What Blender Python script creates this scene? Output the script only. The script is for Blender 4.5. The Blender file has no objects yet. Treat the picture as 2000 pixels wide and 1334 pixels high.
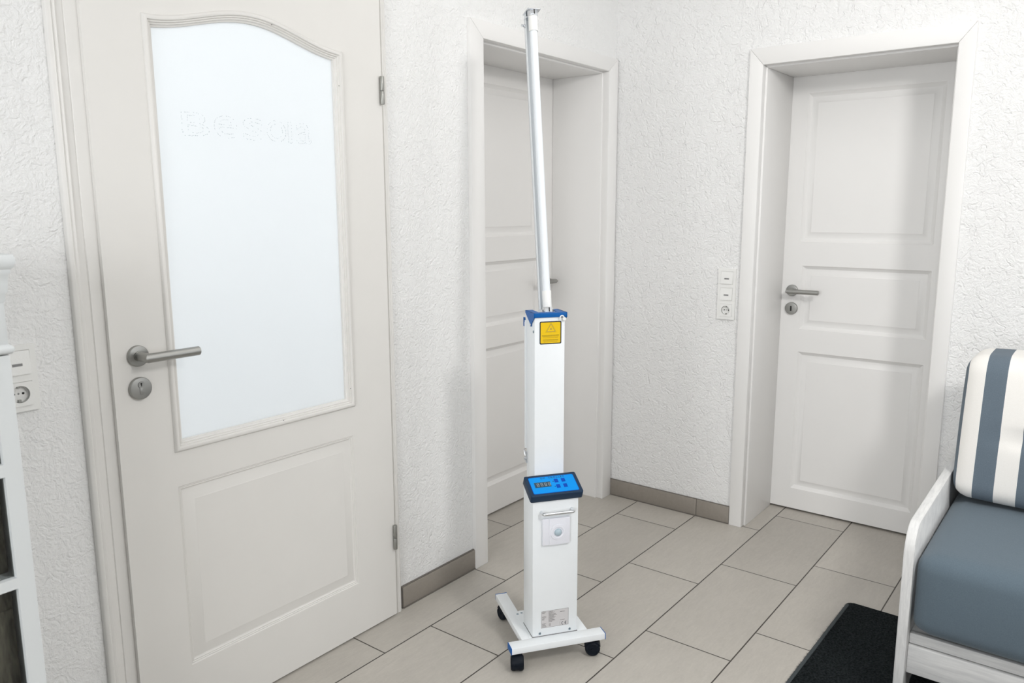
import bpy, bmesh, math, random
from mathutils import Vector, Matrix

rnd = random.Random(7)
SC = bpy.context.scene
COL = SC.collection

# ------------------------------------------------------------------ camera
F_PX = 1530.724
YAW, PITCH, ROLL = (math.radians(a) for a in (52.1951, 9.6988, -0.1653))
fw = Vector((math.sin(YAW) * math.cos(PITCH), math.cos(YAW) * math.cos(PITCH), -math.sin(PITCH)))
r0 = Vector((math.cos(YAW), -math.sin(YAW), 0))
u0 = r0.cross(fw)
rt = math.cos(ROLL) * r0 + math.sin(ROLL) * u0
up = -math.sin(ROLL) * r0 + math.cos(ROLL) * u0
cd = bpy.data.cameras.new('camera')
cam = bpy.data.objects.new('camera', cd)
COL.objects.link(cam)
cd.sensor_width = 36
cd.lens = F_PX / 2000 * 36
cd.clip_start = 0.05
cd.dof.use_dof = True
cd.dof.focus_distance = 2.55
cd.dof.aperture_fstop = 5.6
mw = Matrix.Identity(4)
for i in range(3):
    mw[i][0], mw[i][1], mw[i][2] = rt[i], up[i], -fw[i]
mw[0][3], mw[1][3], mw[2][3] = -3.2922, -1.9359, 1.4288
cam.matrix_world = mw
SC.camera = cam

# ------------------------------------------------------------------ world, lamps, exposure
SC.view_settings.view_transform = 'Standard'
SC.view_settings.look = 'None'
SC.view_settings.exposure = 0.06
SC.view_settings.gamma = 1.0
SC.view_settings.use_curve_mapping = False
W = bpy.data.worlds.new('room_daylight')
SC.world = W
W.use_nodes = True
bgn = W.node_tree.nodes['Background']
bgn.inputs[0].default_value = (0.93, 0.97, 1.0, 1)
bgn.inputs[1].default_value = 0.10

def lamp(name, kind, loc, energy, color, size, target=None, size_y=None):
    d = bpy.data.lights.new(name, kind)
    d.energy = energy
    d.color = color
    if kind == 'POINT':
        d.shadow_soft_size = size
    else:
        d.shape = 'RECTANGLE' if size_y else 'DISK'
        d.size = size
        if size_y:
            d.size_y = size_y
    o = bpy.data.objects.new(name, d)
    COL.objects.link(o)
    o.location = loc
    if target is not None:
        o.rotation_euler = (Vector(target) - Vector(loc)).to_track_quat('-Z', 'Y').to_euler()
    return o

lamp('ceiling_spot_lamp', 'AREA', (-2.11, -2.70, 2.44), 27.0, (1.0, 0.985, 0.965), 0.40, (0.3, -0.9, 0.9))
lamp('overhead_fill_light', 'AREA', (-1.1, -1.1, 2.60), 6.0, (1.0, 0.99, 0.975), 1.2, (-1.0, -1.1, 0.0), 1.2)  # added soft overhead fill, not a fixture of the hall
lamp('side_fill_light', 'AREA', (-5.4, -1.6, 1.5), 62, (0.97, 0.985, 1.0), 1.8, (0.0, -0.9, 0.9), 1.5)  # invented fill from the left, brightens the right wall; no real window
lamp('back_fill_light', 'AREA', (-0.6, -5.0, 1.5), 26, (0.97, 0.985, 1.0), 1.6, (-0.6, 0.0, 0.7), 1.4)  # unseen fill added at the rear to lift the walls, no window there
lamp('next_room_daylight', 'AREA', (-2.20, 2.4, 1.80), 98, (0.95, 0.98, 1.0), 1.2, (-2.05, 0, 1.55), 1.2)

# ------------------------------------------------------------------ mesh helpers
class MB:
    def __init__(self):
        self.bm = bmesh.new()

    def merge(self, t, mi=0, M=None):
        if M is not None:
            bmesh.ops.transform(t, matrix=M, verts=t.verts)
        bmesh.ops.recalc_face_normals(t, faces=t.faces)
        for f in t.faces:
            f.material_index = mi
        me = bpy.data.meshes.new('tmp')
        t.to_mesh(me)
        t.free()
        self.bm.from_mesh(me)
        bpy.data.meshes.remove(me)

    def box(self, lo, hi, bev=0.0, seg=2, mi=0, M=None):
        t = bmesh.new()
        bmesh.ops.create_cube(t, size=1)
        for v in t.verts:
            v.co = Vector([(lo[i] + hi[i]) / 2 + v.co[i] * (hi[i] - lo[i]) for i in range(3)])
        if bev > 0:
            bmesh.ops.bevel(t, geom=list(t.edges), offset=bev, segments=seg, profile=0.5, affect='EDGES', clamp_overlap=True)
        self.merge(t, mi, M)
        return self

    def loops(self, loops, close=True, cap0=True, cap1=True, mi=0, M=None):
        t = bmesh.new()
        vs = [[t.verts.new(p) for p in lp] for lp in loops]
        n = len(vs[0])
        for a, b in zip(vs[:-1], vs[1:]):
            for i in range(n if close else n - 1):
                j = (i + 1) % n
                t.faces.new((a[i], a[j], b[j], b[i]))
        if cap0:
            t.faces.new(vs[0])
        if cap1:
            t.faces.new(vs[-1])
        self.merge(t, mi, M)
        return self

    def lathe(self, prof, p0, axis, seg=32, cap0=True, cap1=True, mi=0):
        """prof: (radius, distance along axis) pairs"""
        z = Vector(axis).normalized()
        x = z.orthogonal().normalized()
        y = z.cross(x)
        p0 = Vector(p0)
        lp = [[p0 + z * h + (x * math.cos(2 * math.pi * k / seg) + y * math.sin(2 * math.pi * k / seg)) * r for k in range(seg)] for r, h in prof]
        return self.loops(lp, True, cap0, cap1, mi)

    def cyl(self, p0, p1, r, seg=24, bev=0.0, mi=0):
        p0, p1 = Vector(p0), Vector(p1)
        L = (p1 - p0).length
        pr = [(r, 0), (r, L)] if bev <= 0 else [(r - bev, 0), (r - bev * .3, bev * .3), (r, bev), (r, L - bev), (r - bev * .3, L - bev * .3), (r - bev, L)]
        return self.lathe(pr, p0, p1 - p0, seg, mi=mi)

    def tube(self, pts, r, seg=12, mi=0, flat=None):
        pts = [Vector(p) for p in pts]
        lp = []
        ref = None
        for i, p in enumerate(pts):
            d = (pts[min(i + 1, len(pts) - 1)] - pts[max(i - 1, 0)]).normalized()
            if ref is None:
                ref = d.orthogonal().normalized()
            x = (ref - d * ref.dot(d)).normalized()
            ref = x
            y = d.cross(x)
            lp.append([p + (x * math.cos(2 * math.pi * k / seg) + y * math.sin(2 * math.pi * k / seg)) * r for k in range(seg)])
        return self.loops(lp, mi=mi)

    def prism(self, poly, fn, a, b, bev=0.0, mi=0, seg=2):
        """poly of 2-D points, fn(p, q, t) -> xyz, extruded from t=a to t=b"""
        t = bmesh.new()
        A = [t.verts.new(fn(p, q, a)) for p, q in poly]
        B = [t.verts.new(fn(p, q, b)) for p, q in poly]
        n = len(poly)
        t.faces.new(A)
        t.faces.new(B)
        for i in range(n):
            t.faces.new((A[i], A[(i + 1) % n], B[(i + 1) % n], B[i]))
        if bev > 0:
            bmesh.ops.bevel(t, geom=list(t.edges), offset=bev, segments=seg, profile=0.5, affect='EDGES', clamp_overlap=True)
        self.merge(t, mi)
        return self

    def plate(self, outer, holes, fn, a, b, mi=0):
        """flat plate with holes: 2-D outlines, extruded from t=a to t=b"""
        cu = bpy.data.curves.new('tmp', 'CURVE')
        cu.dimensions = '2D'
        cu.fill_mode = 'BOTH'
        cu.extrude = 0.5
        for lp in [outer] + list(holes):
            s = cu.splines.new('POLY')
            s.points.add(len(lp) - 1)
            for q, (x, y) in zip(s.points, lp):
                q.co = (x, y, 0, 1)
            s.use_cyclic_u = True
        o = bpy.data.objects.new('tmp', cu)
        me = bpy.data.meshes.new_from_object(o)
        t = bmesh.new()
        t.from_mesh(me)
        for v in t.verts:
            v.co = Vector(fn(v.co.x, v.co.y, a + (v.co.z + 0.5) * (b - a)))
        bmesh.ops.remove_doubles(t, verts=t.verts, dist=1e-6)
        bpy.data.objects.remove(o)
        bpy.data.curves.remove(cu)
        bpy.data.meshes.remove(me)
        self.merge(t, mi)
        return self

    def text(self, s, size, fn, depth=0.0003, mi=0, bold=0.0, space=1.0, align='CENTER'):
        cu = bpy.data.curves.new('tmp', 'FONT')
        cu.body = s
        cu.size = size
        cu.extrude = depth / 2
        cu.offset = bold
        cu.space_character = space
        cu.align_x = align
        cu.align_y = 'CENTER'
        cu.resolution_u = 3
        o = bpy.data.objects.new('tmp', cu)
        me = bpy.data.meshes.new_from_object(o)
        t = bmesh.new()
        t.from_mesh(me)
        for v in t.verts:
            v.co = Vector(fn(v.co.x, v.co.y, v.co.z))
        bpy.data.objects.remove(o)
        bpy.data.curves.remove(cu)
        bpy.data.meshes.remove(me)
        self.merge(t, mi)
        return self

    def build(self, name, mats, parent=None, loc=None, smooth=35, rot=None):
        me = bpy.data.meshes.new(name)
        self.bm.to_mesh(me)
        self.bm.free()
        for m in (mats if isinstance(mats, (list, tuple)) else [mats]):
            me.materials.append(m)
        if smooth:
            for p in me.polygons:
                p.use_smooth = True
            me.set_sharp_from_angle(angle=math.radians(smooth))
        o = bpy.data.objects.new(name, me)
        COL.objects.link(o)
        if parent is not None:
            o.parent = parent
        if loc is not None:
            o.location = loc
        if rot is not None:
            o.rotation_euler = rot
        return o

def tag(o, label, cat, group=None, kind=None):
    o['label'] = label
    o['category'] = cat
    if group:
        o['group'] = group
    if kind:
        o['kind'] = kind
    return o

def empty(name, label, cat, loc=(0, 0, 0), rz=0.0, group=None, kind=None):
    o = bpy.data.objects.new(name, None)
    COL.objects.link(o)
    o.empty_display_size = 0.1
    o.location = loc
    o.rotation_euler = (0, 0, rz)
    return tag(o, label, cat, group, kind)

def rect(x0, x1, z0, z1):
    return [(x0, z0), (x1, z0), (x1, z1), (x0, z1)]

def rrect(x0, x1, z0, z1, r, n=5):
    out = []
    for cx, cz, a0 in ((x1 - r, z0 + r, -90), (x1 - r, z1 - r, 0), (x0 + r, z1 - r, 90), (x0 + r, z0 + r, 180)):
        for k in range(n + 1):
            a = math.radians(a0 + 90 * k / n)
            out.append((cx + r * math.cos(a), cz + r * math.sin(a)))
    return out

# mappings from (along, height, depth-into-wall) to the room
LW = lambda a, z, d: (a, d, z)          # the left wall, plane y = 0, faces -y
RW = lambda a, z, d: (d, a, z)          # the right wall, plane x = 0, faces -x

# ------------------------------------------------------------------ materials
def srgb(r, g, b):
    f = lambda c: (c / 255 / 12.92) if c / 255 <= 0.04045 else ((c / 255 + 0.055) / 1.055) ** 2.4
    return (f(r), f(g), f(b), 1)

class NT:
    def __init__(self, name):
        self.m = bpy.data.materials.new(name)
        self.m.use_nodes = True
        self.t = self.m.node_tree
        self.b = self.t.nodes['Principled BSDF']
        self.out = self.t.nodes['Material Output']

    def n(self, typ, ins=None, **kw):
        nd = self.t.nodes.new(typ)
        for k, v in kw.items():
            setattr(nd, k, v)
        for k, v in (ins or {}).items():
            if hasattr(v, 'is_output'):
                self.t.links.new(v, nd.inputs[k])
            else:
                nd.inputs[k].default_value = v
        return nd

    def math(self, op, a, b=0.0, c=0.0):
        return self.n('ShaderNodeMath', {0: a, 1: b, 2: c}, operation=op).outputs[0]

    def mix(self, f, a, b):
        nd = self.n('ShaderNodeMix', data_type='RGBA')
        for k, v in ((0, f), (6, a), (7, b)):
            if hasattr(v, 'is_output'):
                self.t.links.new(v, nd.inputs[k])
            else:
                nd.inputs[k].default_value = v
        return nd.outputs[2]

    def coords(self, scale=(1, 1, 1), rot=(0, 0, 0)):
        tc = self.n('ShaderNodeTexCoord')
        mp = self.n('ShaderNodeMapping', {'Vector': tc.outputs['Object'], 'Scale': scale, 'Rotation': rot})
        return mp.outputs[0]

    def noise(self, vec, scale, detail=3.0, rough=0.5, dist=0.0):
        return self.n('ShaderNodeTexNoise', {'Vector': vec, 'Scale': scale, 'Detail': detail, 'Roughness': rough, 'Distortion': dist})

    def ramp(self, fac, stops):
        nd = self.n('ShaderNodeValToRGB', {0: fac})
        els = nd.color_ramp.elements
        while len(els) < len(stops):
            els.new(0.5)
        for e, (p, c) in zip(els, stops):
            e.position = p
            e.color = c if isinstance(c, tuple) else (c, c, c, 1)
        return nd.outputs[0]

    def bump(self, h, dist, strength=1.0):
        nd = self.n('ShaderNodeBump', {'Height': h, 'Distance': dist, 'Strength': strength})
        self.t.links.new(nd.outputs[0], self.b.inputs['Normal'])
        return nd

    def set(self, **kw):
        for k, v in kw.items():
            k = {'color': 'Base Color', 'rough': 'Roughness', 'metal': 'Metallic', 'spec': 'Specular IOR Level', 'sheen': 'Sheen Weight', 'coat': 'Coat Weight'}[k]
            if hasattr(v, 'is_output'):
                self.t.links.new(v, self.b.inputs[k])
            else:
                self.b.inputs[k].default_value = v
        return self.m

def paint(name, c, rough=0.4, grain=0.015, spec=0.4, scale=40, bump=0.0002):
    """painted or moulded surface with faint mottling"""
    t = NT(name)
    v = t.coords()
    nz = t.noise(v, scale, 4)
    lo = tuple(max(0, x * (1 - grain)) for x in c[:3]) + (1,)
    hi = tuple(min(1, x * (1 + grain)) for x in c[:3]) + (1,)
    t.bump(t.noise(v, scale * 6, 2).outputs[0], bump)
    return t.set(color=t.mix(nz.outputs[0], lo, hi), rough=rough, spec=spec)

def metal(name, c, rough=0.3, brush=(1, 1, 1)):
    t = NT(name)
    v = t.coords(brush)
    nz = t.noise(v, 180, 2)
    rr = t.math('MULTIPLY_ADD', nz.outputs[0], rough * 0.5, rough * 0.75)
    return t.set(color=c, rough=rr, metal=1.0)

def plaster(name, c, grit, strokes, depth, cell):
    """white textured plaster: fine grit everywhere, short curved trowel strokes here and there"""
    t = NT(name)
    v = t.coords()
    w1 = t.noise(v, 22.0, 2, 0.5)
    wob = t.n('ShaderNodeVectorMath', {0: v, 1: t.n('ShaderNodeVectorMath', {0: w1.outputs[1], 'Scale': 0.05}, operation='SCALE').outputs[0]}, operation='ADD').outputs[0]
    vor = t.n('ShaderNodeTexVoronoi', {'Vector': wob, 'Scale': cell}, feature='DISTANCE_TO_EDGE')
    line = t.ramp(vor.outputs['Distance'], [(0.0, 1.0), (0.045, 0.75), (0.11, 0.0)])
    keep = t.ramp(t.noise(v, cell * 0.9, 2, 0.5).outputs[0], [(0.47, 0.0), (0.56, 1.0)])
    groove = t.math('MULTIPLY', line, keep)
    lump = t.noise(wob, 95.0, 3, 0.55)
    fine = t.noise(v, 230.0, 3, 0.6)
    h = t.math('ADD', t.math('MULTIPLY', lump.outputs[0], grit), t.math('MULTIPLY', fine.outputs[0], grit * 0.30))
    h = t.math('SUBTRACT', h, t.math('MULTIPLY', groove, strokes))
    t.bump(h, depth, 1.0)
    return t.set(color=c, rough=0.9, spec=0.15)

def wash_wood(name, c, c2, sc):
    t = NT(name)
    v = t.coords(sc)
    nz = t.noise(v, 14, 5, 0.6, 0.4)
    f = t.ramp(nz.outputs[0], [(0.35, 0.0), (0.7, 1.0)])
    t.bump(nz.outputs[0], 0.0008, 0.6)
    return t.set(color=t.mix(f, c, c2), rough=0.5, spec=0.35)

def fabric(name, c, c2):
    t = NT(name)
    v = t.coords()
    wx = t.n('ShaderNodeTexWave', {'Vector': v, 'Scale': 260.0, 'Distortion': 1.5}, bands_direction='Y')
    wz = t.n('ShaderNodeTexWave', {'Vector': v, 'Scale': 260.0, 'Distortion': 1.5}, bands_direction='Z')
    nz = t.noise(v, 420, 3)
    f = t.math('MULTIPLY_ADD', nz.outputs[0], 0.8, t.math('MULTIPLY', wx.outputs[1], 0.1))
    h = t.math('ADD', wx.outputs[1], wz.outputs[1])
    t.bump(h, 0.0004, 0.4)
    return t.set(color=t.mix(f, c, c2), rough=0.95, spec=0.1, sheen=0.15)

M = {}
M['wall_l'] = plaster('white_rough_plaster', (0.86, 0.86, 0.855, 1), 1.6, 0.25, 0.0030, 26.0)
M['wall_r'] = plaster('white_trowelled_plaster', (0.86, 0.86, 0.855, 1), 1.5, 0.45, 0.0032, 30.0)
M['ceil'] = paint('ceiling_white', (0.86, 0.86, 0.85, 1), 0.9, 0.01)
M['door1'] = paint('warm_white_lacquer', (0.765, 0.750, 0.722, 1), 0.38, 0.02, scale=9, bump=0.00003)
M['frame1'] = paint('warm_white_frame_lacquer', (0.765, 0.752, 0.727, 1), 0.4, 0.03, scale=14, bump=0.00003)
M['door2'] = paint('white_door_foil', (0.82, 0.808, 0.792, 1), 0.42, 0.01, scale=9, bump=0.00003)
M['door3'] = paint('white_door_foil_cool', (0.82, 0.812, 0.80, 1), 0.42, 0.01, scale=9, bump=0.00003)
M['trim'] = paint('white_frame_foil', (0.82, 0.812, 0.80, 1), 0.4, 0.01, scale=9, bump=0.00003)
M['steel'] = metal('brushed_stainless_steel', (0.37, 0.37, 0.355, 1), 0.40, (1, 30, 30))
M['steel_dark'] = metal('dull_hinge_steel', (0.36, 0.36, 0.34, 1), 0.45)
M['chrome'] = metal('bright_chrome', (0.72, 0.74, 0.77, 1), 0.20)
M['bolt'] = metal('bluish_zinc_screw', (0.30, 0.37, 0.42, 1), 0.3)
M['satin_chrome'] = metal('satin_chrome', (0.74, 0.76, 0.78, 1), 0.36)
M['dark'] = paint('keyhole_black', (0.012, 0.012, 0.012, 1), 0.6)
M['plastic'] = paint('white_switch_plastic', (0.84, 0.84, 0.82, 1), 0.3, 0.005)
M['grey_plastic'] = paint('grey_indicator_plastic', (0.24, 0.24, 0.24, 1), 0.35)
M['powder'] = paint('white_powder_coat', (0.83, 0.86, 0.88, 1), 0.35, 0.01, scale=60)
M['sensor'] = paint('bluish_white_plastic', (0.80, 0.81, 0.87, 1), 0.35, 0.005)
M['dome'] = paint('milky_grey_lens', (0.42, 0.52, 0.58, 1), 0.2, 0.03, scale=400)
M['blue'] = paint('blue_powder_coat', (0.003, 0.105, 0.37, 1), 0.42, 0.02, spec=0.25)
M['navy'] = paint('dark_slate_plastic', (0.012, 0.032, 0.068, 1), 0.45, 0.05, spec=0.25, scale=200)
M['screen_blue'] = paint('bright_blue_panel_foil', (0.0, 0.27, 0.76, 1), 0.4, 0.01, spec=0.15)
M['foil_edge'] = paint('deep_blue_foil_edge', (0.0, 0.075, 0.42, 1), 0.4, spec=0.15)
M['key_blue'] = paint('deep_blue_button', (0.0, 0.055, 0.42, 1), 0.4, spec=0.15)
M['display'] = paint('dark_display_window', (0.012, 0.05, 0.085, 1), 0.2)
M['segment'] = paint('unlit_segment_grey', (0.30, 0.34, 0.36, 1), 0.4)
M['ink'] = paint('dark_ink', (0.012, 0.02, 0.035, 1), 0.6)
M['grey_ink'] = paint('grey_ink', (0.16, 0.15, 0.15, 1), 0.6)
M['brown_ink'] = paint('brown_ink', (0.30, 0.20, 0.01, 1), 0.6)
M['yellow'] = paint('warning_yellow_foil', (0.82, 0.54, 0.012, 1), 0.35, 0.02)
M['label'] = paint('silver_grey_label', (0.60, 0.585, 0.59, 1), 0.4)
M['rubber'] = paint('black_caster_plastic', (0.004, 0.007, 0.013, 1), 0.5, spec=0.18)
M['rail'] = wash_wood('white_washed_wood', (0.76, 0.76, 0.75, 1), (0.60, 0.60, 0.60, 1), (0.6, 6, 6))
M['rail_v'] = wash_wood('white_washed_arm_wood', (0.80, 0.80, 0.79, 1), (0.66, 0.66, 0.66, 1), (1.2, 8, 1.2))
M['plank'] = wash_wood('white_washed_plank', (0.72, 0.72, 0.71, 1), (0.58, 0.58, 0.58, 1), (8, 0.6, 8))
M['grey_fab'] = fabric('slate_grey_woven_fabric', srgb(86, 100, 111), srgb(108, 122, 132))
M['white_fab'] = fabric('cream_woven_fabric', srgb(226, 224, 220), srgb(240, 239, 235))
M['cab'] = paint('cabinet_white_lacquer', (0.67, 0.695, 0.70, 1), 0.4, 0.02, scale=8)
M['darkwood'] = wash_wood('weathered_brown_wood', (0.085, 0.073, 0.050, 1), (0.24, 0.21, 0.155, 1), (7, 7, 1.1))
M['cab_in'] = paint('cabinet_shadow_back', (0.05, 0.045, 0.04, 1), 0.8)
M['mat'] = None

t = NT('milk_white_lamp_glass')
M['tube'] = t.set(color=t.mix(t.noise(t.coords((1, 1, 0.2)), 30, 2).outputs[0], (0.78, 0.82, 0.86, 1), (0.84, 0.87, 0.90, 1)), rough=0.35, spec=0.3)

# satin glass lit from the next room
t = NT('satin_frosted_glass')
nz = t.noise(t.coords(), 900, 2)
tr = t.n('ShaderNodeBsdfTranslucent', {'Color': (0.935, 0.950, 0.958, 1)})
df = t.n('ShaderNodeBsdfDiffuse', {'Color': (0.84, 0.87, 0.89, 1)})
gl = t.n('ShaderNodeBsdfGlossy', {'Color': (1, 1, 1, 1), 'Roughness': 0.38})
bp = t.n('ShaderNodeBump', {'Height': nz.outputs[0], 'Distance': 0.0002})
t.t.links.new(bp.outputs[0], gl.inputs['Normal'])
m1 = t.n('ShaderNodeMixShader', {0: 0.25, 1: tr.outputs[0], 2: df.outputs[0]})
fr = t.n('ShaderNodeFresnel', {'IOR': 1.45})
m2 = t.n('ShaderNodeMixShader', {0: fr.outputs[0], 1: m1.outputs[0], 2: gl.outputs[0]})
t.t.links.new(m2.outputs[0], t.out.inputs[0])
M['frost'] = t.m

t = NT('clear_cabinet_glass')
tp = t.n('ShaderNodeBsdfTransparent', {'Color': (0.93, 0.95, 0.95, 1)})
gl = t.n('ShaderNodeBsdfGlossy', {'Roughness': 0.05})
fr = t.n('ShaderNodeFresnel', {'IOR': 1.3})
m2 = t.n('ShaderNodeMixShader', {0: fr.outputs[0], 1: tp.outputs[0], 2: gl.outputs[0]})
t.t.links.new(m2.outputs[0], t.out.inputs[0])
M['clear'] = t.m

# floor tiles, rows along the left wall, each row shifted by a third
def tile_color(t, tone, v):
    big = t.noise(v, 3.5, 4, 0.55)
    st = t.noise(t.n('ShaderNodeMapping', {'Vector': v, 'Scale': (3.0, 14.0, 8.0), 'Rotation': (0, 0, 0.25)}).outputs[0], 4.0, 5, 0.6, 0.8)
    fine = t.noise(v, 160, 3)
    vein = t.noise(t.n('ShaderNodeMapping', {'Vector': v, 'Scale': (1.0, 3.0, 2.0), 'Rotation': (0, 0, 0.5)}).outputs[0], 38, 4, 0.6, 0.5)
    f = t.math('ADD', t.math('MULTIPLY', big.outputs[0], 0.32), t.math('ADD', t.math('MULTIPLY', st.outputs[0], 0.32), t.math('ADD', t.math('MULTIPLY', fine.outputs[0], 0.16), t.math('MULTIPLY', vein.outputs[0], 0.25))))
    f = t.ramp(f, [(0.34, 0.0), (0.70, 1.0)])
    lo = tuple(x * 0.88 for x in tone) + (1,)
    hi = tuple(min(1, x * 1.11) for x in tone) + (1,)
    return t.mix(f, lo, hi), fine

t = NT('beige_grey_floor_tile')
tc = t.n('ShaderNodeTexCoord').outputs['Object']
sx = t.n('ShaderNodeSeparateXYZ', {0: tc})
X, Y = sx.outputs[0], sx.outputs[1]
DY, DX, Y0 = 0.303, 0.6365, 0.133
rowf = t.math('DIVIDE', t.math('SUBTRACT', Y0, Y), DY)
row = t.math('FLOOR', rowf)
fy = t.math('SUBTRACT', rowf, row)
xf = t.math('DIVIDE', t.math('SUBTRACT', t.math('ADD', X, 1.6955 + 20 * DX), t.math('MULTIPLY', row, 0.2137)), DX)
colm = t.math('FLOOR', xf)
fx = t.math('SUBTRACT', xf, colm)
gy = t.math('MULTIPLY', t.math('MINIMUM', fy, t.math('SUBTRACT', 1.0, fy)), DY)
gx = t.math('MULTIPLY', t.math('MINIMUM', fx, t.math('SUBTRACT', 1.0, fx)), DX)
gd = t.math('MINIMUM', gx, gy)
grout = t.ramp(t.math('DIVIDE', gd, 0.01), [(0.18, 1.0), (0.25, 0.0)])
wn = t.n('ShaderNodeTexWhiteNoise', {'Vector': t.n('ShaderNodeCombineXYZ', {0: colm, 1: row}).outputs[0]}, noise_dimensions='2D')
vo = t.n('ShaderNodeVectorMath', {0: tc, 1: wn.outputs[1]}, operation='ADD').outputs[0]
tcol, fine = tile_color(t, (0.475, 0.447, 0.405), vo)
tv = t.math('MULTIPLY_ADD', wn.outputs[0], 0.10, 0.95)
tcol = t.n('ShaderNodeMixRGB', {0: 1.0, 1: tcol, 2: t.n('ShaderNodeCombineXYZ', {0: tv, 1: tv, 2: tv}).outputs[0]}, blend_type='MULTIPLY').outputs[0]
col = t.mix(grout, tcol, (0.060, 0.053, 0.045, 1))
hh = t.math('ADD', t.ramp(t.math('DIVIDE', gd, 0.01), [(0.12, 0.0), (0.26, 1.0)]), t.math('MULTIPLY', fine.outputs[0], 0.08))
t.bump(hh, 0.0015, 0.8)
M['floor'] = t.set(color=col, rough=0.42, spec=0.4)

t = NT('taupe_skirting_tile')
tcol, fine = tile_color(t, (0.285, 0.258, 0.226), t.coords())
t.bump(fine.outputs[0], 0.0002, 0.5)
M['skirt'] = t.set(color=tcol, rough=0.45, spec=0.4)
M['grout'] = paint('dark_grey_joint', (0.16, 0.145, 0.13, 1), 0.85)

t = NT('black_carpet_pile')
nz = t.noise(t.coords(), 150, 4, 0.7)
f = t.ramp(nz.outputs[0], [(0.35, 0.0), (0.75, 1.0)])
t.bump(nz.outputs[0], 0.004, 1.0)
M['mat'] = t.set(color=t.mix(f, (0.006, 0.008, 0.009, 1), (0.034, 0.040, 0.042, 1)), rough=1.0, spec=0.05)
M['binding'] = paint('charcoal_edge_tape', (0.055, 0.065, 0.07, 1), 0.9, 0.2, scale=160)

# ------------------------------------------------------------------ room shell
X0, Y1 = -5.6, -5.2
b = MB()
b.box((X0, Y1, -0.08), (0.44, 0.42, 0.0))
tag(b.build('floor', M['floor'], smooth=0), 'beige-grey rectangular floor tiles with dark joints', 'floor', kind='structure')
b = MB()
b.box((X0, Y1, 2.62), (0.44, 0.42, 2.70))
tag(b.build('ceiling', M['ceil'], smooth=0), 'plain white ceiling over the hall', 'ceiling', kind='structure')

D1 = (-2.385, -1.535, 2.10)      # clear openings: along-min, along-max, height
D2 = (-1.000, -0.072, 2.056)
D3 = (-1.422, -0.680, 2.020)
T = 0.42
b = MB()
for lo, hi in (((X0, 0, 0), (D1[0], T, 2.62)), ((D1[0], 0, D1[2]), (D1[1], T, 2.62)), ((D1[1], 0, 0), (D2[0], T, 2.62)),
               ((D2[0], 0, D2[2]), (D2[1], T, 2.62)), ((D2[1], 0, 0), (0.44, T, 2.62)), ((D2[0], 0.345, 0), (D2[1], T, D2[2]))):  # last slab is added behind the leaf to keep light out
    b.box(lo, hi)
tag(b.build('wall_left', M['wall_l'], smooth=0), 'white rough-plastered wall with the glazed door', 'wall', kind='structure')
b = MB()
for lo, hi in (((0, D3[1], 0), (0.44, 0, 2.62)), ((0, D3[0], D3[2]), (0.44, D3[1], 2.62)), ((0, Y1, 0), (0.44, D3[0], 2.62)), ((0.39, D3[0], 0), (0.44, D3[1], D3[2]))):  # last slab only shuts the door pocket against light, an added piece
    b.box(lo, hi)
tag(b.build('wall_right', M['wall_r'], smooth=0), 'white trowel-textured wall behind the sofa', 'wall', kind='structure')

# skirting tiles
b = MB()
b.box((-1.454, -0.011, 0.004), (-1.050, 0.0, 0.080), 0.0015)
o = tag(b.build('baseboard_left', M['skirt']), 'taupe skirting tile between the glazed door and the recessed door', 'baseboard', kind='structure')
b = MB()
b.box((-1.458, -0.008, 0.0), (-1.046, 0.0, 0.083))
b.box((-1.454, -0.0135, 0.0), (-1.050, 0.0, 0.004))
b.build('joint', M['grout'], o)
b = MB()
b.box((-0.011, -0.4765, 0.004), (0.0, -0.006, 0.081), 0.0015)
b.box((-0.011, -0.637, 0.004), (0.0, -0.4795, 0.081), 0.0015)
o = tag(b.build('baseboard_right', M['skirt']), 'taupe skirting tiles on the trowelled wall beside the corner', 'baseboard', kind='structure')
b = MB()
b.box((-0.008, -0.640, 0.0), (0.0, 0.0, 0.083))
b.box((-0.0135, -0.637, 0.0), (0.0, 0.0, 0.004))
b.build('joint', M['grout'], o)

# ------------------------------------------------------------------ door frames
def mitred(b, fn, a0, a1, zt, w0, w1, wt, d0, d1, bev):
    """three boards round an opening: outer edges a0..a1 and zt, widths w0 w1 wt"""
    b.prism([(a0, 0), (a0 + w0, 0), (a0 + w0, zt - wt), (a0, zt)], fn, d0, d1, bev)
    b.prism([(a1 - w1, 0), (a1, 0), (a1, zt), (a1 - w1, zt - wt)], fn, d0, d1, bev)
    b.prism([(a0, zt), (a0 + w0, zt - wt), (a1 - w1, zt - wt), (a1, zt)], fn, d0, d1, bev)

def lined_frame(name, label, fn, a0, a1, zt, w0, w1, wt, depth):
    """casing with a deep return; the lining stands a little proud of it inside the opening"""
    b = MB()
    mitred(b, fn, a0, a1, zt, w0, w1, wt, -0.016, 0.021, 0.003)
    o = tag(b.build(name, M['trim']), label, 'door frame', kind='structure')
    g = 0.008
    i0, i1, iz = a0 + w0 + g, a1 - w1 - g, zt - wt - g
    b = MB()
    mitred(b, fn, i0 - 0.03, i1 + 0.03, iz + 0.03, 0.03, 0.03, 0.03, 0.018, depth, 0.0025)
    b.build('lining', M['trim'], o)
    return o

lined_frame('trim_2', 'white casing around the recessed door beside the corner', LW, -1.056, -0.012, 2.099, 0.076, 0.078, 0.062, 0.2912)
lined_frame('trim_3', 'white casing around the recessed door next to the sofa', RW, -1.4575, -0.640, 2.069, 0.0555, 0.058, 0.068, 0.3362)

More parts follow.
